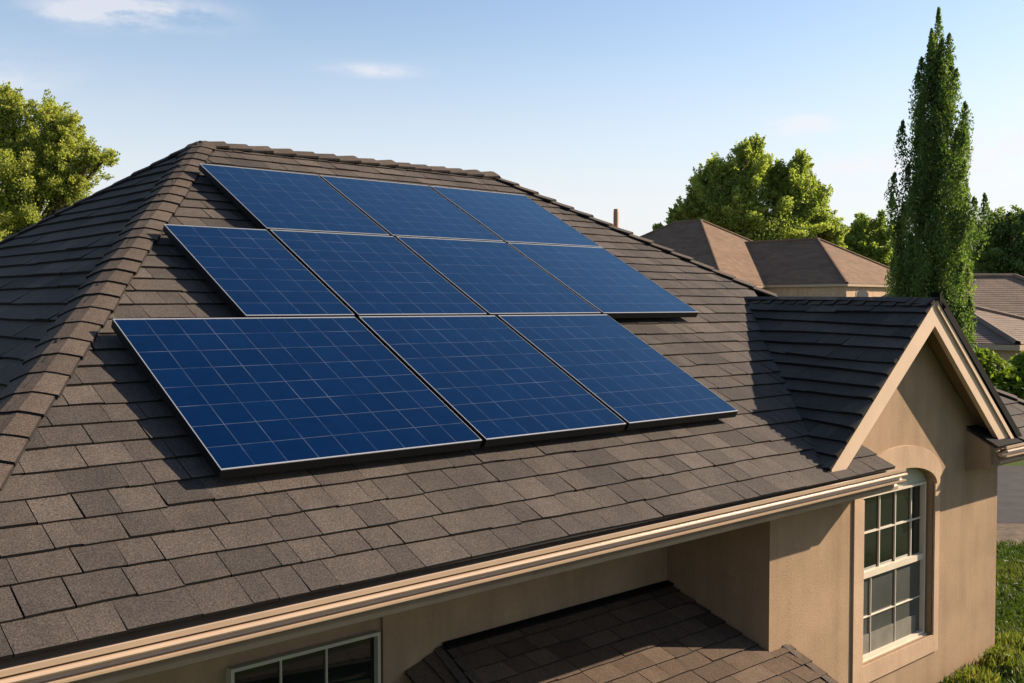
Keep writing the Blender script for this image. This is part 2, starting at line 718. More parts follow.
YE = 1.372                                   # eave edge of the shingles
RL = (1.516, 3.2, zr(3.2))
RR = (2.76, 3.2, zr(3.2))
hl = (1.516 - .19) / (3.2 - 1.385)           # left hip plan slope
hr = (4.0 - 2.76) / (3.2 - 1.385)
XL = 1.516 - hl * (3.2 - YE)
XR = 2.76 + hr * (3.2 - YE)
YBK = 3.2 + (3.2 - YE)
FL, FRt = (XL, YE, zr(YE)), (XR, YE, zr(YE))
BL, BR = (XL, YBK, zr(YE)), (XR, YBK, zr(YE))
GF = (2.357, 1.400, -.409)                   # gable foot
GP = (2.901, 1.400, .0172)                   # gable peak
GB = (3.202, 2.267, .033)                    # gable ridge meets the main slope
GR = (3.446, 1.400, -.432)
YWB = 1.475                                  # bay wall plane
XEND = 2.63                                  # eave stops against the bay
XRET = 3.28

# front slope -------------------------------------------------------
O = P(*FL)
U = Vector((1, 0, 0))
V = Vector((0, CS, SN))


def fs(X, Y):
    return ((X - FL[0]) * S, (Y - YE) * S / CS)


def on_valley(Y, off):
    return GF[0] + off + (GB[0] - GF[0]) / (GB[1] - GF[1]) * (Y - GF[1])


YV = 2.30
front_polys = [
    [fs(XL, YE), fs(on_valley(YE, .07), YE), fs(on_valley(YV, .07), YV), fs(2.76 + hr * (3.2 - YV), YV), fs(2.76, 3.2), fs(1.516, 3.2)],
    [fs(on_valley(YE, .07), YE), fs(XEND, YE), fs(XEND, YWB + .12), fs(on_valley(YWB + .12, .07), YWB + .12)],
    [fs(XRET, YE), fs(XR, YE), fs(2.76 + hr * (3.2 - 2.2), 2.2), fs(3.1, 2.2), fs(XRET, 1.8)],
]
# first polygon may be non convex at the valley top: split it
front_polys[0:1] = [
    [fs(XL, YE), fs(on_valley(YE, .07), YE), fs(on_valley(YV, .07), YV), fs(1.516 - hl * (3.2 - YV), YV)],
    [fs(1.516 - hl * (3.2 - YV), YV), fs(2.76 + hr * (3.2 - YV), YV), fs(2.76, 3.2), fs(1.516, 3.2)],
]
mb = MB()
N_f = U.cross(V)
for pl in front_polys:
    mb.face([O + U * a + V * b_ for a, b_ in pl], 2)
shingle_face(mb, O, U, V, front_polys, expo=.2, wr=(.17, .35), thick=.014, seed=11, wav=.010, gap=.010, lift=.007)
mb.build('roof', [M['shingle'], M['shingle_edge'], M['felt']], house)

# left hip slope (falls towards -X) ----------------------------------
pFL, pFR, pRL, pRR, pBL, pBR = [P(*q) for q in (FL, FRt, RL, RR, BL, BR)]
U2 = Vector((0, -1, 0))
O2 = pBL.copy()
V2 = (pRL - (pBL + pFL) / 2)
V2 = Vector((V2.x, 0, V2.z)).normalized()
poly = to2(O2, U2, V2, [pBL, pFL, pRL])
mb = MB()
mb.face([pBL, pFL, pRL], 2)
shingle_face(mb, O2, U2, V2, [poly], expo=.2, wr=(.3, .8), thick=.022, seed=21, wav=.018, gap=.003, lift=.010)
mb.build('roof', [M['shingle'], M['shingle_edge'], M['felt']], house)
# right hip slope
U3 = Vector((0, 1, 0))
V3 = (pRR - (pBR + pFR) / 2)
V3 = Vector((V3.x, 0, V3.z)).normalized()
mb = MB()
mb.face([pFR, pBR, pRR], 2)
shingle_face(mb, pFR, U3, V3, [to2(pFR, U3, V3, [pFR, pBR, pRR])], expo=.2, wr=(.24, .47), thick=.013, seed=22, wav=.009)
mb.build('roof', [M['shingle'], M['shingle_edge'], M['felt']], house)
# back slope
U4 = Vector((-1, 0, 0))
V4 = Vector((0, -CS, SN))
mb = MB()
mb.face([pBR, pBL, pRL, pRR], 2)
shingle_face(mb, pBR, U4, V4, [to2(pBR, U4, V4, [pBR, pBL, pRL, pRR])], expo=.2, wr=(.24, .47), thick=.013, seed=23, wav=.009)
mb.build('roof', [M['shingle'], M['shingle_edge'], M['felt']], house)

nF = N_f.normalized()
nL = U2.cross(V2).normalized()
nR = U3.cross(V3).normalized()
nB = U4.cross(V4).normalized()
mb = MB()
cap_run(mb, pFL, pRL, nF, nL, P(1.9, 2, 0), P(.2, 3.2, -.2), width=.165, expo=.235, seed=31, thick=.018, base=.026)
mb.build('hip_cap', [M['cap'], M['shingle_edge']], house, smooth=False)
mb = MB()
cap_run(mb, pBL, pRL, nB, nL, P(1.9, 4.5, 0), P(.2, 3.2, -.2), width=.165, expo=.235, seed=32, thick=.018, base=.026)
mb.build('hip_cap', [M['cap'], M['shingle_edge']], house)
mb = MB()
cap_run(mb, pFR, pRR, nF, nR, P(2.5, 2, 0), P(4.0, 3.2, -.2), width=.17, expo=.27, seed=33, thick=.03, base=.018)
mb.build('hip_cap', [M['cap'], M['shingle_edge']], house)
mb = MB()
cap_run(mb, pBR, pRR, nB, nR, P(2.5, 4.5, 0), P(4.0, 3.2, -.2), width=.16, expo=.25, seed=34, thick=.02)
mb.build('hip_cap', [M['cap'], M['shingle_edge']], house)
mb = MB()
cap_run(mb, pRR, pRL, nF, nB, P(2, 2, 0), P(2, 4.5, 0), width=.19, expo=.27, seed=35, thick=.034, base=.022)
mb.build('ridge_cap', [M['cap'], M['shingle_edge']], house)

# gable roof -----------------------------------------------------------
pGF, pGP, pGB, pGR = P(*GF), P(*GP), P(*GB), P(*GR)
EXT = .035
dl = (pGF - pGP)
dr = (pGR - pGP)
front_off = Vector((0, -.016, 0))
for side, foot, seed in ((0, pGF, 41), (1, pGR, 42)):
    mb = MB()
    slope = (foot - pGP).normalized()
    ft = foot + slope * .05 + front_off
    pk = pGP + front_off
    bk = pGB + Vector((.0, .12, -.02))
    if side == 0:
        a, b_ = bk, pk
    else:
        a, b_ = pk, bk
    Ug = (b_ - a).normalized()
    ng = Ug.cross(pk - ft).normalized()
    if ng.z < 0:
        ng = -ng
    Vg = ng.cross(Ug).normalized()
    Og = ft
    tri = [bk - Vg * .0, ft, pk]
    # push the valley edge into the main slope
    tri2 = [bk, bk + slope * .16 + Vector((0, .1, -.05)) * 0, ft + Vector((0, .12, 0)), ft, pk]
    p2 = to2(Og, Ug, Vg, tri2)
    mb.face([q - ng * .001 for q in tri2], 2)
    shingle_face(mb, Og, Ug, Vg, [p2], expo=.165, wr=(.35, .9), thick=.028, seed=seed, wav=.022, gap=.003, lift=.014)
    mb.build('gable_roof', [M['shingle'], M['shingle_edge'], M['felt']], house)
    if side == 0:
        nGl = ng.copy()
    else:
        nGr = ng.copy()
mb = MB()
cap_run(mb, pGP + front_off, pGB + Vector((.02, .1, -.02)), nGl, nGr, P(2.5, 1.5, -.4), P(3.6, 1.7, -.4), width=.13, expo=.21, seed=43, thick=.024)
mb.build('ridge_cap', [M['cap'], M['shingle_edge']], house)

# rake boards: outer face at the gable front
yb0, yb1 = GP[1] * S - .004, GP[1] * S + .045
BW = .235                                   # vertical height of the board
for side, foot in ((-1, pGF), (1, pGR)):
    top_a = pGP + Vector((0, 0, -.012))
    top_b = foot + (foot - pGP).normalized() * .02 + Vector((0, 0, -.012))
    mb = MB()
    a = [(top_a.x, yb0, top_a.z), (top_b.x, yb0, top_b.z), (top_b.x - side * .01, yb0, top_b.z - BW * .55), (top_b.x - side * .20, yb0, top_b.z - BW * .33), (top_a.x, yb0, top_a.z - BW)]
    if side < 0:
        a[2] = (top_b.x + .02, yb0, top_b.z - .06)
        a[3] = (top_b.x + .2, yb0, top_b.z - .05)
    b_ = [(p[0], yb1, p[2]) for p in a]
    mb.hexa(a, b_)
    mb.build('rake_board', M['paint'], house)
    # crown strip with a shadow groove, and the dark drip edge above it
    if side > 0:
        mb = MB()
        q = [(top_a.x + .01, yb0 - .022, top_a.z - .004), (top_b.x + .02, yb0 - .022, top_b.z - .004), (top_b.x + .02, yb0 - .022, top_b.z - .064), (top_a.x + .01, yb0 - .022, top_a.z - .064)]
        mb.hexa(q, [(p[0], yb0 - .002, p[2]) for p in q])
        mb.build('rake_trim', M['paint'], house)
        mb = MB()
        q = [(top_a.x + .02, yb0 - .034, top_a.z + .075), (top_b.x + .16, yb0 - .034, top_b.z + .035), (top_b.x + .13, yb0 - .034, top_b.z - .04), (top_a.x + .02, yb0 - .034, top_a.z - .02)]
        mb.hexa(q, [(p[0], yb0 + .05, p[2]) for p in q])
        mb.build('drip_edge', M['dark_metal'], house)
# gable soffit
mb = MB()
for foot in (pGF, pGR):
    a = pGP + Vector((0, .046, -.10))
    b_ = foot + Vector((0, .046, -.08))
    yw = YWB * S + .05
    mb.face([a, b_, (b_.x, yw, b_.z), (a.x, yw, a.z)])
mb.build('soffit', M['soffit'], house)

# walls -----------------------------------------------------------------
zb = -CAMZ


def zg(X):
    """underside of the gable roof over the bay wall"""
    k = (GP[2] - GF[2]) / (GP[0] - GF[0])
    k2 = (GP[2] - GR[2]) / (GR[0] - GP[0])
    z = GP[2] - .04 - (k * (GP[0] - X) if X < GP[0] else k2 * (X - GP[0]))
    return max(z, -.41)


WX0, WX1, WZ0, WZS, WRISE = 2.645, 3.066, -1.013, -.545, .068      # opening
WC, WA = (WX0 + WX1) / 2, (WX1 - WX0) / 2
XB0, XB1 = 2.196, 3.522


def arch(X):
    t = (X - WC) / WA
    return WZS + WRISE * math.sqrt(max(0, 1 - t * t))


mb = MB()
y = YWB


def wq(x0, x1, za0, za1, zc0, zc1):
    mb.face([P(x0, y, za0), P(x1, y, za1), P(x1, y, zc1), P(x0, y, zc0)])


xs = [XB0, 2.36, 2.5, WX0]
for a, b_ in zip(xs, xs[1:]):
    wq(a, b_, zb, zb, zg(a), zg(b_))
xs = [WX1, 3.2, 3.4, XB1]
for a, b_ in zip(xs, xs[1:]):
    wq(a, b_, zb, zb, zg(a), zg(b_))
n = 24
xs = sorted(set([WX0 + (WX1 - WX0) * (.5 - .5 * math.cos(math.pi * k / n)) for k in range(n + 1)] + [GP[0]]))
for a, b_ in zip(xs, xs[1:]):
    wq(a, b_, zb, zb, WZ0, WZ0)
    wq(a, b_, arch(a), arch(b_), zg(a), zg(b_))
# reveals of the opening
yd = YWB + .05
for a, b_ in zip(xs, xs[1:]):
    mb.face([P(a, y, arch(a)), P(b_, y, arch(b_)), P(b_, yd, arch(b_)), P(a, yd, arch(a))])
mb.face([P(WX0, y, WZ0), P(WX0, y, WZS), P(WX0, yd, WZS), P(WX0, yd, WZ0)])
mb.face([P(WX1, y, WZ0), P(WX1, y, WZS), P(WX1, yd, WZS), P(WX1, yd, WZ0)])
mb.face([P(WX0, y, WZ0), P(WX1, y, WZ0), P(WX1, yd, WZ0), P(WX0, yd, WZ0)])
mb.build('wall', M['stucco'], house)
# dark room shell behind the glazing
YA = 1.807
mb = MB()
mb.face([P(XB0, YA, zb), P(XB0, YWB, zb), P(XB0, YWB, -.40), P(XB0, YA, zr(YA) - .02)])
mb.build('wall', M['stucco'], house)
mb = MB()
XW0 = .45
mb.pbox((XW0, YA, zb), (XB0 - .002, YA + .06, -.47))
mb.build('wall', M['stucco'], house)
mb = MB()
mb.pbox((1.252, YA - .007, zb), (XB0 - .003, YA - .001, -.472))
mb.build('wall', M['stucco'], house)
YBW = 4.75
mb = MB()
mb.face([P(XB1, YWB, zb), P(XB1, YBW, zb), P(XB1, YBW, -.44), P(XB1, YWB, -.44)])
mb.build('wall', M['stucco'], house)
mb = MB()
mb.face([P(XB1, YBW, zb), P(XW0, YBW, zb), P(XW0, YBW, -.44), P(XB1, YBW, -.44)])
mb.build('wall', M['stucco'], house)
mb = MB()
mb.face([P(XW0, YBW, zb), P(XW0, YA, zb), P(XW0, YA, -.44), P(XW0, YBW, -.44)])
mb.build('wall', M['stucco'], house)

# stucco surround of the bay window -----------------------------------------
mb = MB()
PR = .006                                    # projection
yo = YWB - PR
SX0, SX1, SZ0 = 2.592, 3.096, -1.066


def arch_o(X):
    c, a = (SX0 + SX1) / 2 - .002, (SX1 - SX0) / 2
    t = (X - c) / a
    return -.515 + .105 * math.sqrt(max(0, 1 - t * t))


def prism(front):
    mb.hexa([P(x, yo, z) for x, z in front], [P(x, YWB + .002, z) for x, z in front])


prism([(SX0, SZ0), (WX0, SZ0), (WX0, WZS + .0005), (SX0, -.515)])
prism([(WX1, SZ0), (SX1, SZ0), (SX1, -.515), (WX1, WZS + .0005)])
prism([(WX0 + .0005, SZ0), (WX1 - .0005, SZ0), (WX1 - .0005, WZ0), (WX0 + .0005, WZ0)])
mb.build('window_surround', M['trim'], house)
mb = MB()
# bold arched head: thicker band
yo = YWB - .011
n = 28
outer = []
inner = []
for k in range(n + 1):
    t = math.pi * (1 - k / n)
    ox = (SX0 + SX1) / 2 + (SX1 - SX0) / 2 * 1.0 * math.cos(t)
    oz = -.515 + .105 * math.sin(t)
    ix = WC + WA * math.cos(t)
    iz = WZS + WRISE * math.sin(t)
    outer.append((ox, oz))
    inner.append((ix, iz))
for k in range(5, n):
    f = [outer[k], inner[k], inner[k + 1], outer[k + 1]]
    mb.hexa([P(x, yo, z) for x, z in f], [P(x, YWB + .001, z) for x, z in f])
mb.build('arched_head', M['trim'], house)

# bay window -----------------------------------------------------------------
YG = YWB + .027


def make_window(name, X0, X1, Z0, Z1, Yg, zmid, upper, lower, mat, glass_up, glass_lo, parent, headfill=None, blind=False):
    """double hung window: frame as the window, panes, rails and bars as its pieces"""
    fwid = .007
    m = MB()
    m.pbox((X0, Yg - .010, Z0), (X0 + fwid, Yg + .012, Z1))
    m.pbox((X1 - fwid, Yg - .010, Z0), (X1, Yg + .012, Z1))
    m.pbox((X0 + fwid, Yg - .010, Z1 - fwid), (X1 - fwid, Yg + .012, Z1))
    m.pbox((X0 + fwid, Yg - .010, Z0), (X1 - fwid, Yg + .012, Z0 + fwid))
    m.pbox((X0 - .004, Yg - .016, Z0 - .012), (X1 + .004, Yg + .010, Z0 - .001))
    w = m.build(name, mat, parent, origin=P((X0 + X1) / 2, Yg, Z0))
    gx0, gx1 = X0 + fwid, X1 - fwid

    def child(mm, nm, mt):
        o = mm.build(nm, mt)
        o.parent = w
        o.matrix_parent_inverse = Matrix.Translation(-P((X0 + X1) / 2, Yg, Z0))
        return o
    if zmid is None:
        groups = [(Z0 + fwid, Z1 - fwid, upper, glass_up, Yg)]
    else:
        m = MB()
        m.pbox((gx0, Yg - .007, zmid - .009), (gx1, Yg + .008, zmid + .009))
        child(m, 'meeting_rail', mat)
        groups = [(zmid + .009, Z1 - fwid, upper, glass_up, Yg + .003), (Z0 + fwid, zmid - .009, lower, glass_lo, Yg)]
    for z0, z1, (vx, hz, bw), gm, yy in groups:
        m = MB()
        m.face([P(gx0, yy + .004, z0), P(gx1, yy + .004, z0), P(gx1, yy + .004, z1), P(gx0, yy + .004, z1)])
        child(m, 'pane', gm)
        for x in vx:
            m = MB()
            m.pbox((x - bw, yy - .001, z0), (x + bw, yy + .006, z1))
            child(m, 'glazing_bar', mat)
        for z in hz:
            cuts = [gx0] + [q for x in vx for q in (x - bw, x + bw)] + [gx1]
            m = MB()
            for a, b_ in zip(cuts[0::2], cuts[1::2]):
                m.pbox((a, yy - .0008, z - bw), (b_, yy + .006, z + bw))
            child(m, 'glazing_bar', mat)
    if blind:
        m = MB()
        m.pbox((gx0, Yg + .001, Z0 + fwid), (gx1 - .03, Yg + .0035, Z0 + fwid + .055))
        child(m, 'blind', M['blind'])
    return w


make_window('window', WX0 + .012, WX1 - .012, WZ0 + .004, -.540, YG, -.770, ((2.795, 2.888, 2.985), (-.652,), .0021), ((2.745, 2.888), (-.895,), .0012),
            M['white'], M['glass'], M['screen'], house, blind=True)
# head panel between window and arch
mb = MB()
n = 20
yh = YG - .004
for k in range(n):
    a = WX0 + (WX1 - WX0) * k / n
    b_ = WX0 + (WX1 - WX0) * (k + 1) / n
    mb.face([P(a, yh, -.5395), P(b_, yh, -.5395), P(b_, yh, max(-.539, arch(b_))), P(a, yh, max(-.539, arch(a)))])
for sx in ((WX0, WX0 + .012), (WX1 - .012, WX1)):
    mb.face([P(sx[0], yh, WZ0), P(sx[1], yh, WZ0), P(sx[1], yh, -.5395), P(sx[0], yh, -.5395)])
mb.face([P(WX0, yh, WZ0), P(WX1, yh, WZ0), P(WX1, yh, WZ0 + .008), P(WX0, yh, WZ0 + .008)])
mb.build('window_lining', M['sage'], house)

# recessed wall window ------------------------------------------------------
make_window('window', .895, 1.2355, -1.03, -.687, YA - .012, None, ((1.006, 1.110), (-.86,), .0018), None, M['sage'], M['glass'], None, house)

# eaves: gutter, fascia, soffit, return ---------------------------------------
g0 = P(0, 0, 0)


def pr(pts):
    return [(yy * S, (zz + CAMZ) * S) for yy, zz in pts]


GUT = pr([(1.381, -.456), (1.381, -.468), (1.372, -.4755), (1.352, -.4760), (1.3505, -.4745), (1.3500, -.4710), (1.3640, -.4705), (1.3650, -.4660), (1.3620, -.4620),
          (1.3510, -.4610), (1.3480, -.4592), (1.3465, -.4565), (1.3475, -.4540), (1.3500, -.4527), (1.3530, -.4524), (1.3680, -.4524), (1.3680, -.4492),
          (1.3520, -.4490), (1.3512, -.4412), (1.3550, -.4406), (1.3690, -.4600), (1.374, -.462), (1.376, -.456)])
FAS = pr([(1.386, -.450), (1.412, -.440), (1.412, -.5005), (1.376, -.5005), (1.3725, -.4985), (1.3725, -.4905), (1.382, -.4800)])


def fall(x):
    return -.0085 * S * max(0, (2.65 - x) / 2.45)


def eave_run(x0, x1):
    m = MB()
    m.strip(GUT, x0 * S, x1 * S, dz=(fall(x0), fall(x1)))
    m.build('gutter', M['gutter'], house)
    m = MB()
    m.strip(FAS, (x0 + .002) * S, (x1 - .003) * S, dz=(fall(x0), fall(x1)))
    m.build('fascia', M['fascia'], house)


eave_run(XL - .03, 2.650)
eave_run(XRET + .012, XR + .04)
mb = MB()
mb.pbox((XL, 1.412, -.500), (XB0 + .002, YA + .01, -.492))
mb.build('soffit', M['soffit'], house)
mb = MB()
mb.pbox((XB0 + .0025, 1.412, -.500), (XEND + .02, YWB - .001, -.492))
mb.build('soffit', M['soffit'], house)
# boxed eave return beyond the bay
mb = MB()
a = [P(XRET, 1.398, -.442), P(XRET, YWB + .01, zr(YWB + .01) - .012), P(XRET, YWB + .01, -.528), P(XRET, 1.398, -.512)]
b_ = [Vector((XR * S - .1, p.y, p.z)) for p in a]
mb.hexa(a, b_)
mb.build('eave_return', M['stucco'], house)
mb = MB()
a = [P(XEND - .002, 1.412, -.438), P(XEND - .002, YWB - .001, zr(YWB) - .012), P(XEND - .002, YWB - .001, -.491), P(XEND - .002, 1.412, -.491)]
b_ = [p + Vector((.07, 0, 0)) for p in a]
mb.hexa(a, b_)
mb.build('eave_end', M['paint'], house)
# side and back eaves
mb = MB()
for x0, x1, y0, y1 in ((XL - .02, XL + .01, YE + .02, YBK), (XR - .01, XR + .02, YE + .02, YBK), (XL, XR, YBK - .01, YBK + .02)):
    mb.pbox((x0, y0, -.50), (x1, y1, -.437))
mb.build('fascia', M['paint'], house)
mb = MB()
mb.pbox((XL, YA + .02, -.498), (XW0 - .001, YBK - .02, -.494))
mb.pbox((XB1 + .001, YWB + .02, -.498), (XR - .02, YBK - .02, -.494))
mb.pbox((XW0, YBW + .001, -.498), (XB1, YBK - .02, -.494))
mb.build('soffit', M['soffit'], house)

# lower porch roof in the corner ------------------------------------------------
LS = .343
pA = P(1.411, YA - .010, -.757)
pB = P(XB0 - .004, YA - .010, -.757)


def low(X, Y):
    return P(X, Y, -.757 - LS * (1.807 - Y))


cLL = low(1.411, 1.797)
corner = low(XB0 - .004, YWB - .004)
capR = low(2.285, YWB - .004)
Yf = .95
ang_l, ang_r = .16, -.16
front = [low(XB0 - .004, 1.797), cLL, low(1.411 - ang_l * (1.797 - Yf), Yf), low(2.285 + ang_r * (1.471 - Yf), Yf), capR, corner]
Ol = low(1.0, Yf)
Ul = Vector((1, 0, 0))
Vl = Vector((0, 1, LS)).normalized()
f2 = to2(Ol, Ul, Vl, front)
pieces = [[f2[2], to2(Ol, Ul, Vl, [low(XB0 - .004, Yf)])[0], f2[0], f2[1]],
          [to2(Ol, Ul, Vl, [low(XB0 - .004, Yf)])[0], f2[3], f2[4], f2[5]]]
mb = MB()
for pc in pieces:
    mb.face([Ol + Ul * q[0] + Vl * q[1] for q in pc], 2)
shingle_face(mb, Ol, Ul, Vl, pieces, expo=.17, wr=(.2, .4), thick=.012, seed=51, gap=.009, lift=.006)
# left end slope, falling to -X
el = [low(1.306, 1.797) + Vector((0, 0, -.036 * S)), P(1.300 - .04, Yf, -1.10), low(1.411 - ang_l * (1.797 - Yf), Yf), cLL]
mb.face([el[0], el[1], el[3]], 2)
mb.face([el[1], el[2], el[3]], 2)
Ue = Vector((0, -1, -.2)).normalized()
ne = (el[1] - el[0]).cross(el[3] - el[0]).normalized()
if ne.z < 0:
    ne = -ne
Ue = (el[1] - el[0]).normalized()
Ve = ne.cross(Ue).normalized()
shingle_face(mb, el[0], Ue, Ve, [to2(el[0], Ue, Ve, [el[0], el[1], el[3]])], expo=.17, wr=(.2, .4), thick=.012, seed=52)
Ue2 = (el[1] - el[0]).normalized()
ne2 = (el[2] - el[1]).cross(el[3] - el[1]).normalized()
if ne2.z < 0:
    ne2 = -ne2
Ue2 = (el[2] - el[1]).normalized()
Ve2 = ne2.cross(Ue2).normalized()
if Ve2.z < 0:
    Ve2, Ue2 = -Ve2, -Ue2
shingle_face(mb, el[1], Ue2, Ve2, [to2(el[1], Ue2, Ve2, [el[1], el[2], el[3]])], expo=.17, wr=(.2, .4), thick=.012, seed=56)
# right end slope against the bay wall
er = [capR, low(2.285 + ang_r * (1.471 - Yf), Yf), P(2.315 + ang_r * (1.471 - Yf), Yf, -1.19), P(2.315, YWB - .004, -1.03)]
mb.face(er, 2)
Ur = (er[3] - er[2]).normalized()
nr_ = Ur.cross(er[0] - er[2]).normalized()
if nr_.z < 0:
    nr_ = -nr_
Vr = nr_.cross(Ur).normalized()
shingle_face(mb, er[2], Ur, Vr, [to2(er[2], Ur, Vr, [er[2], er[3], er[0]]), to2(er[2], Ur, Vr, [er[2], er[0], er[1]])], expo=.17, wr=(.2, .4), thick=.012, seed=53)
mb.build('porch_roof', [M['porch_shingle'], M['shingle_edge'], M['felt']], house)
mb = MB()
cap_run(mb, low(2.285 + ang_r * (1.471 - Yf), Yf), capR, Vector((0, -LS, 1)).normalized(), nr_, low(2.0, 1.2), er[3], width=.10, expo=6, seed=54, thick=.005)
mb.build('hip_cap', [M['cap'], M['shingle_edge']], house)
mb = MB()
cap_run(mb, low(1.411 - ang_l * (1.797 - Yf), Yf), cLL, Vector((0, -LS, 1)).normalized(), ne, low(2.0, 1.2), el[0], width=.075, expo=6, seed=55, thick=.004)
mb.build('hip_cap', [M['cap'], M['shingle_edge']], house)
# dark flashing where the porch roof meets the walls
mb = MB()
mb.hexa([cLL + Vector((0, -.07, -.005)), low(XB0 - .006, 1.797) + Vector((0, -.07, -.005)), low(XB0 - .006, 1.797) + Vector((0, .0, -.03)), cLL + Vector((0, 0, -.03))],
        [cLL + Vector((0, -.07, .016)), low(XB0 - .006, 1.797) + Vector((0, -.07, .016)), low(XB0 - .006, 1.797) + Vector((0, 0, .03)), cLL + Vector((0, 0, .03))])
mb.build('flashing', M['dark_metal'], house)
mb = MB()
mb.pbox((1.32, Yf - .012, -1.11), (2.60, Yf + .004, -1.055))
mb.build('fascia', M['paint'], house)
# vent pipe on the hidden back of the hip
mb = MB()
vp = view(616, 222, 13.6)
mb.tube([(vp.x, vp.y, vp.z - .5), (vp.x, vp.y, vp.z + .12), (vp.x, vp.y, vp.z + .17)], [.034, .034, .03], 12)
mb.build('vent_pipe', M['copper_pipe'], house, smooth=False)

# ------------------------------------------------------------------ solar panels
ROWS = [((1.2815, 1.8115), [.781, 1.363, 1.801, 2.236], 'bottom'),
        ((1.817, 2.2985), [1.076, 1.3685, 1.781, 2.220, 2.678], 'middle'),
        ((2.304, 2.760), [1.364, 1.774, 2.220, 2.680], 'top')]
LABEL = {('bottom', 0): 'widest dark blue solar panel, starting the bottom row by the roof hip',
         ('bottom', 1): 'solar panel in the middle of the bottom row, beside the widest panel',
         ('bottom', 2): 'solar panel ending the bottom row, nearest the gable',
         ('middle', 0): 'narrowest solar panel, starting the middle row beside the hip',
         ('middle', 1): 'solar panel of the middle row right after the narrowest one',
         ('middle', 2): 'third solar panel of the middle row, between two wide ones',
         ('middle', 3): 'solar panel ending the middle row, its lower edge jutting past the bottom row',
         ('top', 0): 'solar panel starting the top row, closest to the hip and ridge corner',
         ('top', 1): 'solar panel in the middle of the top row below the ridge',
         ('top', 2): 'palest solar panel, ending the top row below the far end of the ridge'}
GAP = .038
RX = math.radians(28)
Vv = Vector((0, CS, SN))
Nn = Vector((0, -SN, CS))
camp = Vector((0, 0, CAMZ * S))


def lbox(m, x0, x1, y0, y1, z0, z1, mat=0):
    m.box((x0, y0, z0), (x1, y1, z1), mat)


prnd = random.Random(5)
for (v0, v1), xs, row in ROWS:
    for k in range(len(xs) - 1):
        w = (xs[k + 1] - xs[k]) * S - GAP
        h = (v1 - v0) * S - .012
        org = camp + Vector((xs[k] * S + GAP / 2, 0, 0)) + Vv * (v0 * S) - Nn * S + Nn * .024
        t = empty('solar_panel', org, (RX + prnd.uniform(-.0012, .0012), prnd.uniform(-.0015, .0015), 0))
        tag(t, LABEL[(row, k)], 'solar panel', 'solar panels on the roof')
        FWD, TH, LIP = .014, .060, .0085
        LS_, LB = .005, .0085

        def part(m, nm, mats):
            o = m.build(nm, mats)
            o.parent = t
            return o
        # frame: black sides with a bright lip
        m = MB()
        for (x0, x1, y0, y1) in ((0, FWD, 0, h), (w - FWD, w, 0, h), (FWD, w - FWD, 0, FWD), (FWD, w - FWD, h - FWD, h)):
            lbox(m, x0, x1, y0, y1, -TH, -.004, 0)
        for (x0, x1, y0, y1) in ((0, LS_, 0, h), (w - LS_ * .6, w, 0, h), (LS_, w - LS_ * .6, 0, LIP * 1.2), (LS_, w - LS_ * .6, h - LIP * 1.4, h)):
            lbox(m, x0, x1, y0, y1, -.0035, .001, 1)
        part(m, 'frame', [M['frame_black'], M['frame_silver']])
        # glass with cells
        m = MB()
        m.face([(.004, .006, -.002), (w - .002, .006, -.002), (w - .002, h - .006, -.002), (.004, h - .006, -.002)])
        o = part(m, 'solar_cells', [M['cells']])
        nx, ny = max(3, round(w / .205)), 8
        uvl = o.data.uv_layers.new(name='UVMap')
        ex = .004
        for li, (a, b_) in enumerate(((ex, ex), (nx - ex, ex), (nx - ex, ny - ex), (ex, ny - ex))):
            uvl.data[li].uv = (a + 37 * k * 0, b_)
        m = MB()
        m.face([(FWD, FWD, -.012), (FWD, h - FWD, -.012), (w - FWD, h - FWD, -.012), (w - FWD, FWD, -.012)])
        part(m, 'back_sheet', [M['frame_black']])
        for fy in (.22, .78):
            m = MB()
            lbox(m, .06, w - .06, h * fy - .02, h * fy + .02, -.122, -TH - .001)
            part(m, 'mounting_rail', [M['frame_black']])

# ------------------------------------------------------------------ vegetation


def leaf_mesh(name, pts, size, mat, parent=None, seed=0, tints=None, flat=.0, origin=(0, 0, 0), aspect=.6, upright=0.0):
    """many small leaf faces at the given points"""
    rng = np.random.default_rng(seed)
    pts = np.asarray(pts, dtype=np.float64)
    n = len(pts)
    d = rng.normal(size=(n, 3))
    d[:, 2] += upright * 2
    d /= np.linalg.norm(d, axis=1)[:, None]
    e = rng.normal(size=(n, 3))
    e -= (e * d).sum(1)[:, None] * d
    e /= np.linalg.norm(e, axis=1)[:, None]
    s = size * rng.uniform(.6, 1.3, n)[:, None]
    a = d * s * .5
    b_ = e * s * .5 * aspect
    v = np.stack([pts - a, pts + b_ - a * .15, pts + a, pts - b_ - a * .15], 1).reshape(-1, 3) - np.asarray(origin)
    me = bpy.data.meshes.new(name)
    me.vertices.add(4 * n)
    me.vertices.foreach_set('co', v.astype(np.float32).ravel())
    me.loops.add(4 * n)
    me.loops.foreach_set('vertex_index', np.arange(4 * n, dtype=np.int32))
    me.polygons.add(n)
    me.polygons.foreach_set('loop_start', np.arange(0, 4 * n, 4, dtype=np.int32))
    me.update(calc_edges=True)
    if tints is None:
        tints = rng.uniform(0, 1, n)
    at = me.attributes.new('tint', 'FLOAT', 'FACE')
    at.data.foreach_set('value', np.clip(tints, 0, 1).astype(np.float32))
    me.materials.append(mat)
    me.validate()
    o = bpy.data.objects.new(name, me)
    COL.objects.link(o)
    if parent:
        o.parent = parent
    return o


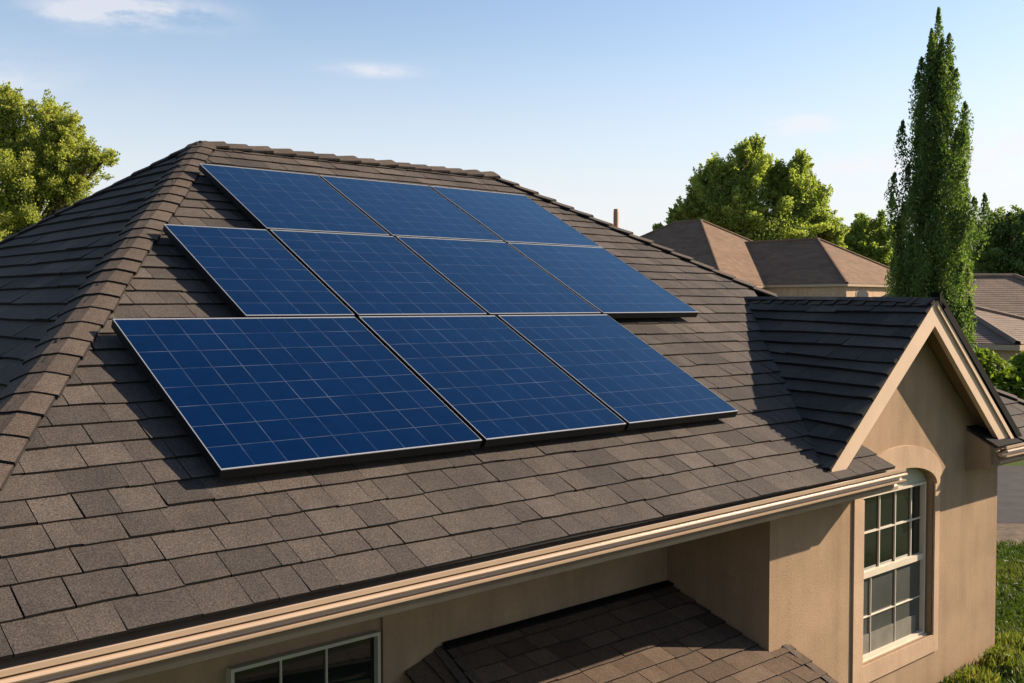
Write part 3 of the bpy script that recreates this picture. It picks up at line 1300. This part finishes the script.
def crown_points(blobs, n, seed, clump=.3, cl_n=26):
    """leaf positions gathered in clumps over ellipsoids (centre, radii)"""
    rng = np.random.default_rng(seed)
    out, tint = [], []
    vol = np.array([(b[1][0] * b[1][1] * b[1][2]) ** (2 / 3) for b in blobs])
    vol = vol / vol.sum()
    for (c, r), w in zip(blobs, vol):
        m = max(40, int(n * w))
        k = cl_n
        dirs = rng.normal(size=(k, 3))
        dirs /= np.linalg.norm(dirs, axis=1)[:, None]
        rad = rng.uniform(.45, 1.0, k) ** .6
        cc = dirs * rad[:, None]
        cw = rng.uniform(.4, 1.4, k)
        idx = rng.choice(k, m, p=cw / cw.sum())
        g = rng.normal(size=(m, 3))
        far = np.linalg.norm(g, axis=1)
        g *= (np.minimum(far, 1.9) / far)[:, None]
        p = cc[idx] + g * clump * rng.uniform(.6, 1.15, k)[idx][:, None] * np.array([1, 1, .75])
        ct = rng.normal(.5, .14, k)
        out.append(np.asarray(c) + p * np.asarray(r))
        tint.append(ct[idx] + rng.normal(0, .16, m))
    return np.concatenate(out), np.concatenate(tint)


def sprig_points(blobs, n, seed, k=34, up=.45, core=.3, wid=.15):
    """leaves set along sprigs that reach outwards and up, so the outline is feathery and lets the sky through"""
    rng = np.random.default_rng(seed)
    out, tint = [], []
    vol = np.array([(b[1][0] * b[1][1] * b[1][2]) ** (2 / 3) for b in blobs])
    vol = vol / vol.sum()
    for (c, r), w in zip(blobs, vol):
        m = max(200, int(n * w))
        d = rng.normal(size=(k, 3))
        d[:, 2] += up
        d /= np.linalg.norm(d, axis=1)[:, None]
        ln = rng.uniform(.75, 1.22, k)
        mc = int(m * core)
        g = rng.normal(size=(mc, 3))
        g /= np.linalg.norm(g, axis=1)[:, None]
        p0 = g * (rng.uniform(0, 1, mc) ** .5 * .8)[:, None]
        ms = m - mc
        idx = rng.integers(0, k, ms)
        t = rng.uniform(.35, 1, ms) ** .8
        q = d[idx] * (t * ln[idx])[:, None]
        q[:, 2] += .18 * t ** 2
        sg = wid * (1.15 - .8 * t)
        g = rng.normal(size=(ms, 3))
        far = np.linalg.norm(g, axis=1)
        g *= (np.minimum(far, 2.0) / far)[:, None]
        q += g * sg[:, None]
        st = rng.normal(.5, .15, k)
        out += [np.asarray(c) + p0 * np.asarray(r), np.asarray(c) + q * np.asarray(r)]
        tint += [rng.normal(.4, .15, mc), st[idx] + rng.normal(0, .15, ms)]
    return np.concatenate(out), np.concatenate(tint)


def make_tree(name, label, base, blobs, n, leaf, mat, seed, trunk_r=.25, clump=.3, cl_n=26, group=None, cat='tree', aspect=.6, upright=0.0, tint_shift=0.0, limbs=True, points=None, sprigs=True):
    t = empty(name, base)
    tag(t, label, cat, group)
    pts, tint = points if points is not None else (sprig_points(blobs, n, seed) if sprigs else crown_points(blobs, n, seed, clump, cl_n))
    pts[:, 2] = np.maximum(pts[:, 2], .15)
    leaf_mesh('crown', pts, leaf, mat, t, seed + 1, tint + tint_shift, origin=tuple(base), aspect=aspect, upright=upright)
    m = MB()
    rnd = random.Random(seed)
    b = Vector(base)
    zc = sum(c[2] for c, r in blobs) / len(blobs)
    cx = sum(c[0] for c, r in blobs) / len(blobs)
    cy = sum(c[1] for c, r in blobs) / len(blobs)
    fork = Vector(((b.x + cx) / 2, (b.y + cy) / 2, zc * .55))
    top = Vector((cx, cy, zc))
    m.tube([b, b.lerp(fork, .5) + Vector((rnd.uniform(-.1, .1), rnd.uniform(-.1, .1), 0)), fork, top], [trunk_r, trunk_r * .8, trunk_r * .65, trunk_r * .2], 8)
    for c, r in (blobs if limbs else []):
        c = Vector(c)
        mid = fork.lerp(c, .5) + Vector((0, 0, .1 * r[2]))
        m.tube([fork, mid, c, c + Vector((rnd.uniform(-.4, .4) * r[0], rnd.uniform(-.4, .4) * r[1], .6 * r[2]))], [trunk_r * .45, trunk_r * .3, trunk_r * .16, trunk_r * .04], 6)
    m.build('trunk', M['bark'], t)
    return t


def lumps(blobs, k, seed, rel=(.28, .5), up=.25):
    """smaller lumps budding from the outside of each blob, for an uneven outline"""
    rnd = random.Random(seed)
    out = list(blobs)
    for c, r_ in blobs:
        for _ in range(k):
            d = Vector((rnd.gauss(0, 1), rnd.gauss(0, 1), rnd.gauss(up, 1))).normalized()
            f = rnd.uniform(*rel)
            q = rnd.uniform(.75, 1.0)
            out.append((tuple(c[i] + d[i] * r_[i] * q for i in range(3)), (r_[0] * f, r_[1] * f, r_[2] * f * rnd.uniform(.9, 1.5))))
    return out


def vblob(px, py, d, rx, ry, rdp=None):
    """ellipsoid centred at a picture point at depth d, radii given in picture widths turned to metres"""
    p = view(px, py, d)
    k = d / F_PX
    rx_, rz_ = rx * k, ry * k
    return (tuple(p), (rx_, rx_ if rdp is None else rdp, rz_))


def ground_at(px, d):
    r = (px - 512) / F_PX * d
    return rd(r, d, 0)


D = 34
make_tree('broadleaf_tree', 'bright yellow green leafy tree rising behind the hip of the roof', ground_at(5, D),
          lumps([vblob(-10, 150, D, 58, 44), vblob(46, 128, D, 28, 28), vblob(70, 168, D, 36, 32), vblob(20, 200, D, 62, 45), vblob(104, 158, D, 17, 9),
                 vblob(-55, 190, D, 60, 70), vblob(72, 195, D, 26, 24), vblob(14, 108, D, 22, 15), vblob(-40, 110, D, 40, 30), vblob(0, 265, D, 70, 40)], 2, 3, (.4, .6)),
          200000, .09, M['leaf_yellow'], 101, .3, .31, 24)
D = 112
make_tree('broadleaf_tree', 'large rounded green tree towering behind the tan neighbouring house', ground_at(760, D),
          lumps([vblob(745, 195, D, 36, 38), vblob(712, 208, D, 30, 28), vblob(795, 200, D, 28, 34), vblob(748, 160, D, 18, 18), vblob(800, 166, D, 12, 14),
                 vblob(690, 214, D, 18, 14), vblob(818, 215, D, 16, 26), vblob(770, 235, D, 58, 30), vblob(830, 240, D, 16, 20), vblob(674, 224, D, 9, 7), vblob(720, 176, D, 15, 12), vblob(658, 230, D, 5, 5)], 2, 4, (.4, .6)),
          200000, .27, M['leaf_mid'], 111, .6, .31, 24)
D = 28
base = ground_at(934, D)
rng = np.random.default_rng(12)
ZT = 11.75
prof_z = [0, .7, 2.7, 4.2, 5.6, 7.1, 8.5, 9.5, 10.4, 11.1, 11.8]
prof_w = [.5, .6, .78, 1.0, 1.2, 1.13, .85, .63, .41, .2, .03]
pp, tt = [], []
nb = 190
for k in range(nb):
    zt_ = ZT - .35 - (k / 150) ** .8 * 9.4 + rng.uniform(-.35, .35) if 1 < k < 150 else (ZT - .6 * k if k < 2 else rng.uniform(1.3, 4.2))
    L_ = rng.uniform(1.35, 2.35)
    z0_ = max(.4, zt_ - L_)
    ph_ = k * 2.39996 + rng.uniform(-.35, .35)
    f_ = rng.choice([rng.uniform(.35, .7), rng.uniform(.75, .98), rng.uniform(.98, 1.2)], p=[.25, .5, .25])
    R1 = np.interp(zt_ - .25, prof_z, prof_w) * f_
    m_ = int(1150 * (L_ / 2.25))
    t_ = rng.uniform(0, 1, m_) ** .85
    rad_ = R1 * (1 - np.exp(-3.2 * t_)) * (1 - .12 * t_ ** 3) + .035
    wob = .09 * np.sin(t_ * 7 + ph_ * 3)
    sg = (min(.135, .05 + .16 * R1) * np.sin(np.pi * np.clip(t_ * .8 + .2, 0, 1)) ** 1.2 + .016)
    g = rng.normal(size=(m_, 3))
    far = np.linalg.norm(g, axis=1)
    g *= (np.minimum(far, 2.0) / far)[:, None]
    x_ = base.x + np.cos(ph_ + wob) * rad_ + g[:, 0] * sg
    y_ = base.y + np.sin(ph_ + wob) * rad_ + g[:, 1] * sg
    z_ = z0_ + (zt_ - z0_) * t_ + g[:, 2] * sg * 1.4 + .0 * wob
    pp.append(np.stack([x_, y_, z_], 1))
    tt.append(rng.normal(.5, .16) + rng.normal(0, .14, m_))
make_tree('poplar_tree', 'tall narrow dark green columnar poplar behind the gable', base,
          [((base.x, base.y, 6.2), (.4, .4, 5.0))], 10, .085, M['leaf_dark'], 121, .16, cat='poplar', aspect=.5, upright=.7, limbs=False,
          points=(np.concatenate(pp), np.concatenate(tt)))
D = 125
make_tree('broadleaf_tree', 'small round green tree between the big rounded tree and the poplar', ground_at(862, D),
          [vblob(862, 238, D, 24, 18), vblob(882, 240, D, 18, 22), vblob(845, 250, D, 16, 14), vblob(868, 258, D, 34, 16), vblob(885, 280, D, 34, 18)],
          40000, .34, M['leaf_mid'], 131, .4, group='trees on the skyline', tint_shift=-.1)
D = 85
make_tree('broadleaf_tree', 'dark leafy tree behind the grey roofed house', ground_at(1010, D),
          [vblob(1005, 232, D, 24, 20), vblob(1035, 225, D, 26, 22), vblob(985, 245, D, 14, 24), vblob(1010, 262, D, 44, 26), vblob(1060, 250, D, 30, 30), vblob(985, 292, D, 44, 24), vblob(1040, 295, D, 44, 26)],
          60000, .26, M['leaf_dark'], 141, .4, group='trees on the skyline', tint_shift=.1)
D = 110
make_tree('broadleaf_tree', 'bushy tree beside the trunk of the poplar on the skyline', ground_at(975, D),
          [vblob(975, 240, D, 20, 18), vblob(985, 262, D, 30, 20), vblob(950, 260, D, 22, 16)],
          30000, .3, M['leaf_mid'], 151, .4, group='trees on the skyline')

# hedge below the grey roofed house
D = 29.5
hp = []
rng = np.random.default_rng(7)
hedge_c = ground_at(1030, D)
t = empty('hedge', hedge_c)
tag(t, 'bright green clipped hedge in front of the grey roofed house', 'hedge')
n = 70000
rr = rng.uniform(11.6, 21, n)
dd = D + rng.normal(0, .45, n)
zt = 2.42 + .16 * np.sin(rr * 2.1) + .12 * np.sin(rr * 4.7 + 1) - .25 * (dd - D) ** 2
zz = zt * rng.uniform(0, 1, n) ** .5
pts = np.stack([FH.x * dd + RH.x * rr, FH.y * dd + RH.y * rr, zz], 1)
leaf_mesh('foliage', pts, .14, M['leaf_hedge'], t, 8, np.clip(rng.normal(.5, .22, n), 0, 1), origin=tuple(hedge_c))
m = MB()
for k in range(18):
    b = rd(11.8 + k * .68, D)
    m.tube([b, b + Vector((.05, .05, 1.0)), b + Vector((-.1, .1, 1.7))], [.04, .03, .01], 6)
m.build('stem', M['bark'], t)

# weeds at the foot of the bay wall
wr_ = random.Random(9)
WL = ['low olive weed clump at the wall foot below the arched window', 'brown tipped weed clump at the wall foot, second from the house corner',
      'tallest weed clump against the stucco beside the house corner', 'yellowish weed clump growing around the house corner']
for i, (X, hgt, rad) in enumerate(((2.98, .12, .24), (3.16, .16, .30), (3.36, .24, .30), (3.60, .14, .34))):
    b = P(X, YWB - .10 if i < 3 else YWB - .03, -CAMZ)
    t = empty('weed_clump', b)
    tag(t, WL[i], 'weed', 'weeds at the wall foot')
    rng = np.random.default_rng(200 + i)
    n = 900
    th = rng.uniform(0, 6.28, n)
    q = rng.uniform(0, 1, n) ** .5
    hh = rng.uniform(0, 1, n) * hgt * (1.15 - .5 * q)
    pts = np.stack([b.x + np.cos(th) * q * rad, b.y + np.sin(th) * q * rad * .7, hh + .02], 1)
    pts[:, 1] = np.minimum(pts[:, 1], YWB * S - .03) if i < 3 else pts[:, 1]
    leaf_mesh('foliage', pts, .15, M['leaf_weed'], t, 210 + i, rng.normal(.5, .28, n), origin=tuple(b), aspect=.14, upright=1.0)
    m = MB()
    for k in range(9):
        a = wr_.uniform(0, 6.28)
        m.tube([b, b + Vector((math.cos(a) * rad * .3, -abs(math.sin(a)) * rad * .3, hgt * .6)), b + Vector((math.cos(a) * rad * .5, -abs(math.sin(a)) * rad * .5, hgt * 1.05))], [.006, .004, .002], 5)
    m.build('stem', M['bark'], t)

# grass blades on the lawn beside the house
rng = np.random.default_rng(77)
n = 52000
dd = rng.uniform(9.6, 16.2, n)
rr = rng.uniform(4.2, 9.4, n)
hx = FH.x * dd + RH.x * rr
hy = FH.y * dd + RH.y * rr
keep = ~((hx < XB1 * S + .02) & (hy > YWB * S - .02))
hx, hy = hx[keep], hy[keep]
patch = .5 + .25 * np.sin(hx * 2.3 + 1.2 * np.sin(hy * 1.7)) + .25 * np.sin(hy * 3.1 + hx)
hz = rng.uniform(.02, .10, len(hx)) * (.6 + .9 * patch)
leaf = leaf_mesh('grass', np.stack([hx, hy, hz], 1), .085, M['grass_blade'], None, 78, np.clip(.25 + .5 * patch + rng.normal(0, .16, len(hx)), 0, 1), aspect=.22, upright=.9)
tag(leaf, 'lush green lawn grass growing beside the bay wall and drive', 'grass', kind='stuff')

# ------------------------------------------------------------------ neighbouring houses


def hip_block(parent, corner, w, l, eave, rise, roof_mat, over=.14, seed=1, ridge_axis='y', base=0.0, turn=None):
    """walls and hip roof of one block; corner is its -X -Y corner, axes parallel to the main house"""
    x0, y0 = corner
    x1, y1 = x0 + w, y0 + l
    before = set(parent.children)
    m = MB()
    m.box((x0 + over, y0 + over, base), (x1 - over, y1 - over, eave + .02))
    m.build('wall', M['far_wall'], parent)
    if ridge_axis == 'y':
        h = w / 2
        ra, rb = Vector((x0 + h, y0 + h, eave + rise)), Vector((x0 + h, y1 - h, eave + rise))
    else:
        h = l / 2
        ra, rb = Vector((x0 + h, y0 + h, eave + rise)), Vector((x1 - h, y0 + h, eave + rise))
    c00, c10, c11, c01 = [Vector((x, y_, eave)) for x, y_ in ((x0, y0), (x1, y0), (x1, y1), (x0, y1))]
    if ridge_axis == 'y':
        faces = [[c00, c10, ra], [c10, c11, rb, ra], [c11, c01, rb], [c01, c00, ra, rb]]
    else:
        faces = [[c00, c10, rb, ra], [c10, c11, rb], [c11, c01, ra, rb], [c01, c00, ra]]
    m = MB()
    for k, fc in enumerate(faces):
        Uf = (fc[1] - fc[0]).normalized()
        nf = Uf.cross(fc[2] - fc[0]).normalized()
        Vf = nf.cross(Uf)
        m.face(fc, 2)
        shingle_face(m, fc[0], Uf, Vf, [to2(fc[0], Uf, Vf, fc)], expo=.19, wr=(.4, 1.0), thick=.010, seed=seed + k, gap=.004, wav=.004, lift=.002)
    m.build('roof', [roof_mat, M['shingle_edge'], M['felt']], parent)
    m = MB()
    hips = [(c00, ra), (c10, ra if ridge_axis == 'y' else rb), (c11, rb), (c01, rb if ridge_axis == 'y' else ra), (ra, rb)]
    for a, b_ in hips:
        m.tube([a + Vector((0, 0, .02)), b_ + Vector((0, 0, .03))], [.12, .12], 6)
    m.build('ridge_cap', roof_mat, parent)
    m = MB()
    for lo, hi in (((x0 - .12, y0 - .12), (x1 + .12, y0)), ((x0 - .12, y1), (x1 + .12, y1 + .12)), ((x0 - .12, y0), (x0, y1)), ((x1, y0), (x1 + .12, y1))):
        m.box((lo[0], lo[1], eave - .2), (hi[0], hi[1], eave - .02))
    m.build('gutter', M['gutter'], parent)
    m = MB()
    m.face([(x0, y0, eave - .19), (x1, y0, eave - .19), (x1, y1, eave - .19), (x0, y1, eave - .19)])
    m.build('soffit', M['soffit'], parent)
    if turn:
        T = Matrix.Translation(turn[1])
        for o in [o for o in parent.children if o not in before]:
            o.data.transform(T @ Matrix.Rotation(turn[0], 4, 'Z') @ T.inverted())


nh = empty('neighbour_house', rd(22, 84))
tag(nh, 'two storey tan house with brown hip roofs below the large rounded tree', 'house')
c = rd((846 - 512) / F_PX * 75, 75)
hip_block(nh, (c.x - .14, c.y - .14), 12.6, 30, 5.35, 3.75, M['far_shingle_a'], seed=61)
apx = rd((695 - 512) / F_PX * 92, 92)
hip_block(nh, (apx.x - 10.9, apx.y - 11.2), 19.2, 22, 5.3, 5.8, M['far_shingle_a'], seed=71)
# arched niche window on the sunlit wall
ax = c.x + 2.2
m = MB()
prof = [(ax - .95, 3.2), (ax + .95, 3.2), (ax + .95, 4.6)] + [(ax + .95 * math.cos(math.pi * k / 10), 4.6 + .42 * math.sin(math.pi * k / 10)) for k in range(1, 10)] + [(ax - .95, 4.6)]
m.hexa([(x, c.y - .03, z) for x, z in prof], [(x, c.y + .01, z) for x, z in prof])
wo = m.build('window', M['trim'], nh)
m = MB()
m.face([(ax + (x - ax) * .9, c.y - .034, 4.0 + (z - 4.0) * .93) for x, z in prof])
pn = m.build('pane', M['glass'])
pn.parent = wo
pn.matrix_parent_inverse = Matrix.Translation(-nh.location) @ Matrix() if False else wo.matrix_parent_inverse.copy() @ Matrix.Translation(nh.location)

nh2 = empty('neighbour_house', rd(21, 40))
tag(nh2, 'low tan house with a grey brown roof behind the clipped hedge', 'house')
c = rd((1018 - 512) / F_PX * 34, 34)
hip_block(nh2, (c.x, c.y), 8.2, 10, 2.5, 1.35, M['far_shingle_b'], seed=81)
c2 = rd((1013 - 512) / F_PX * 47, 47)
hip_block(nh2, (c2.x - 4.2, c2.y - 4.2), 8.4, 12.0, 2.6, 2.5, M['far_shingle_b'], seed=91, turn=(math.radians(45), c2))
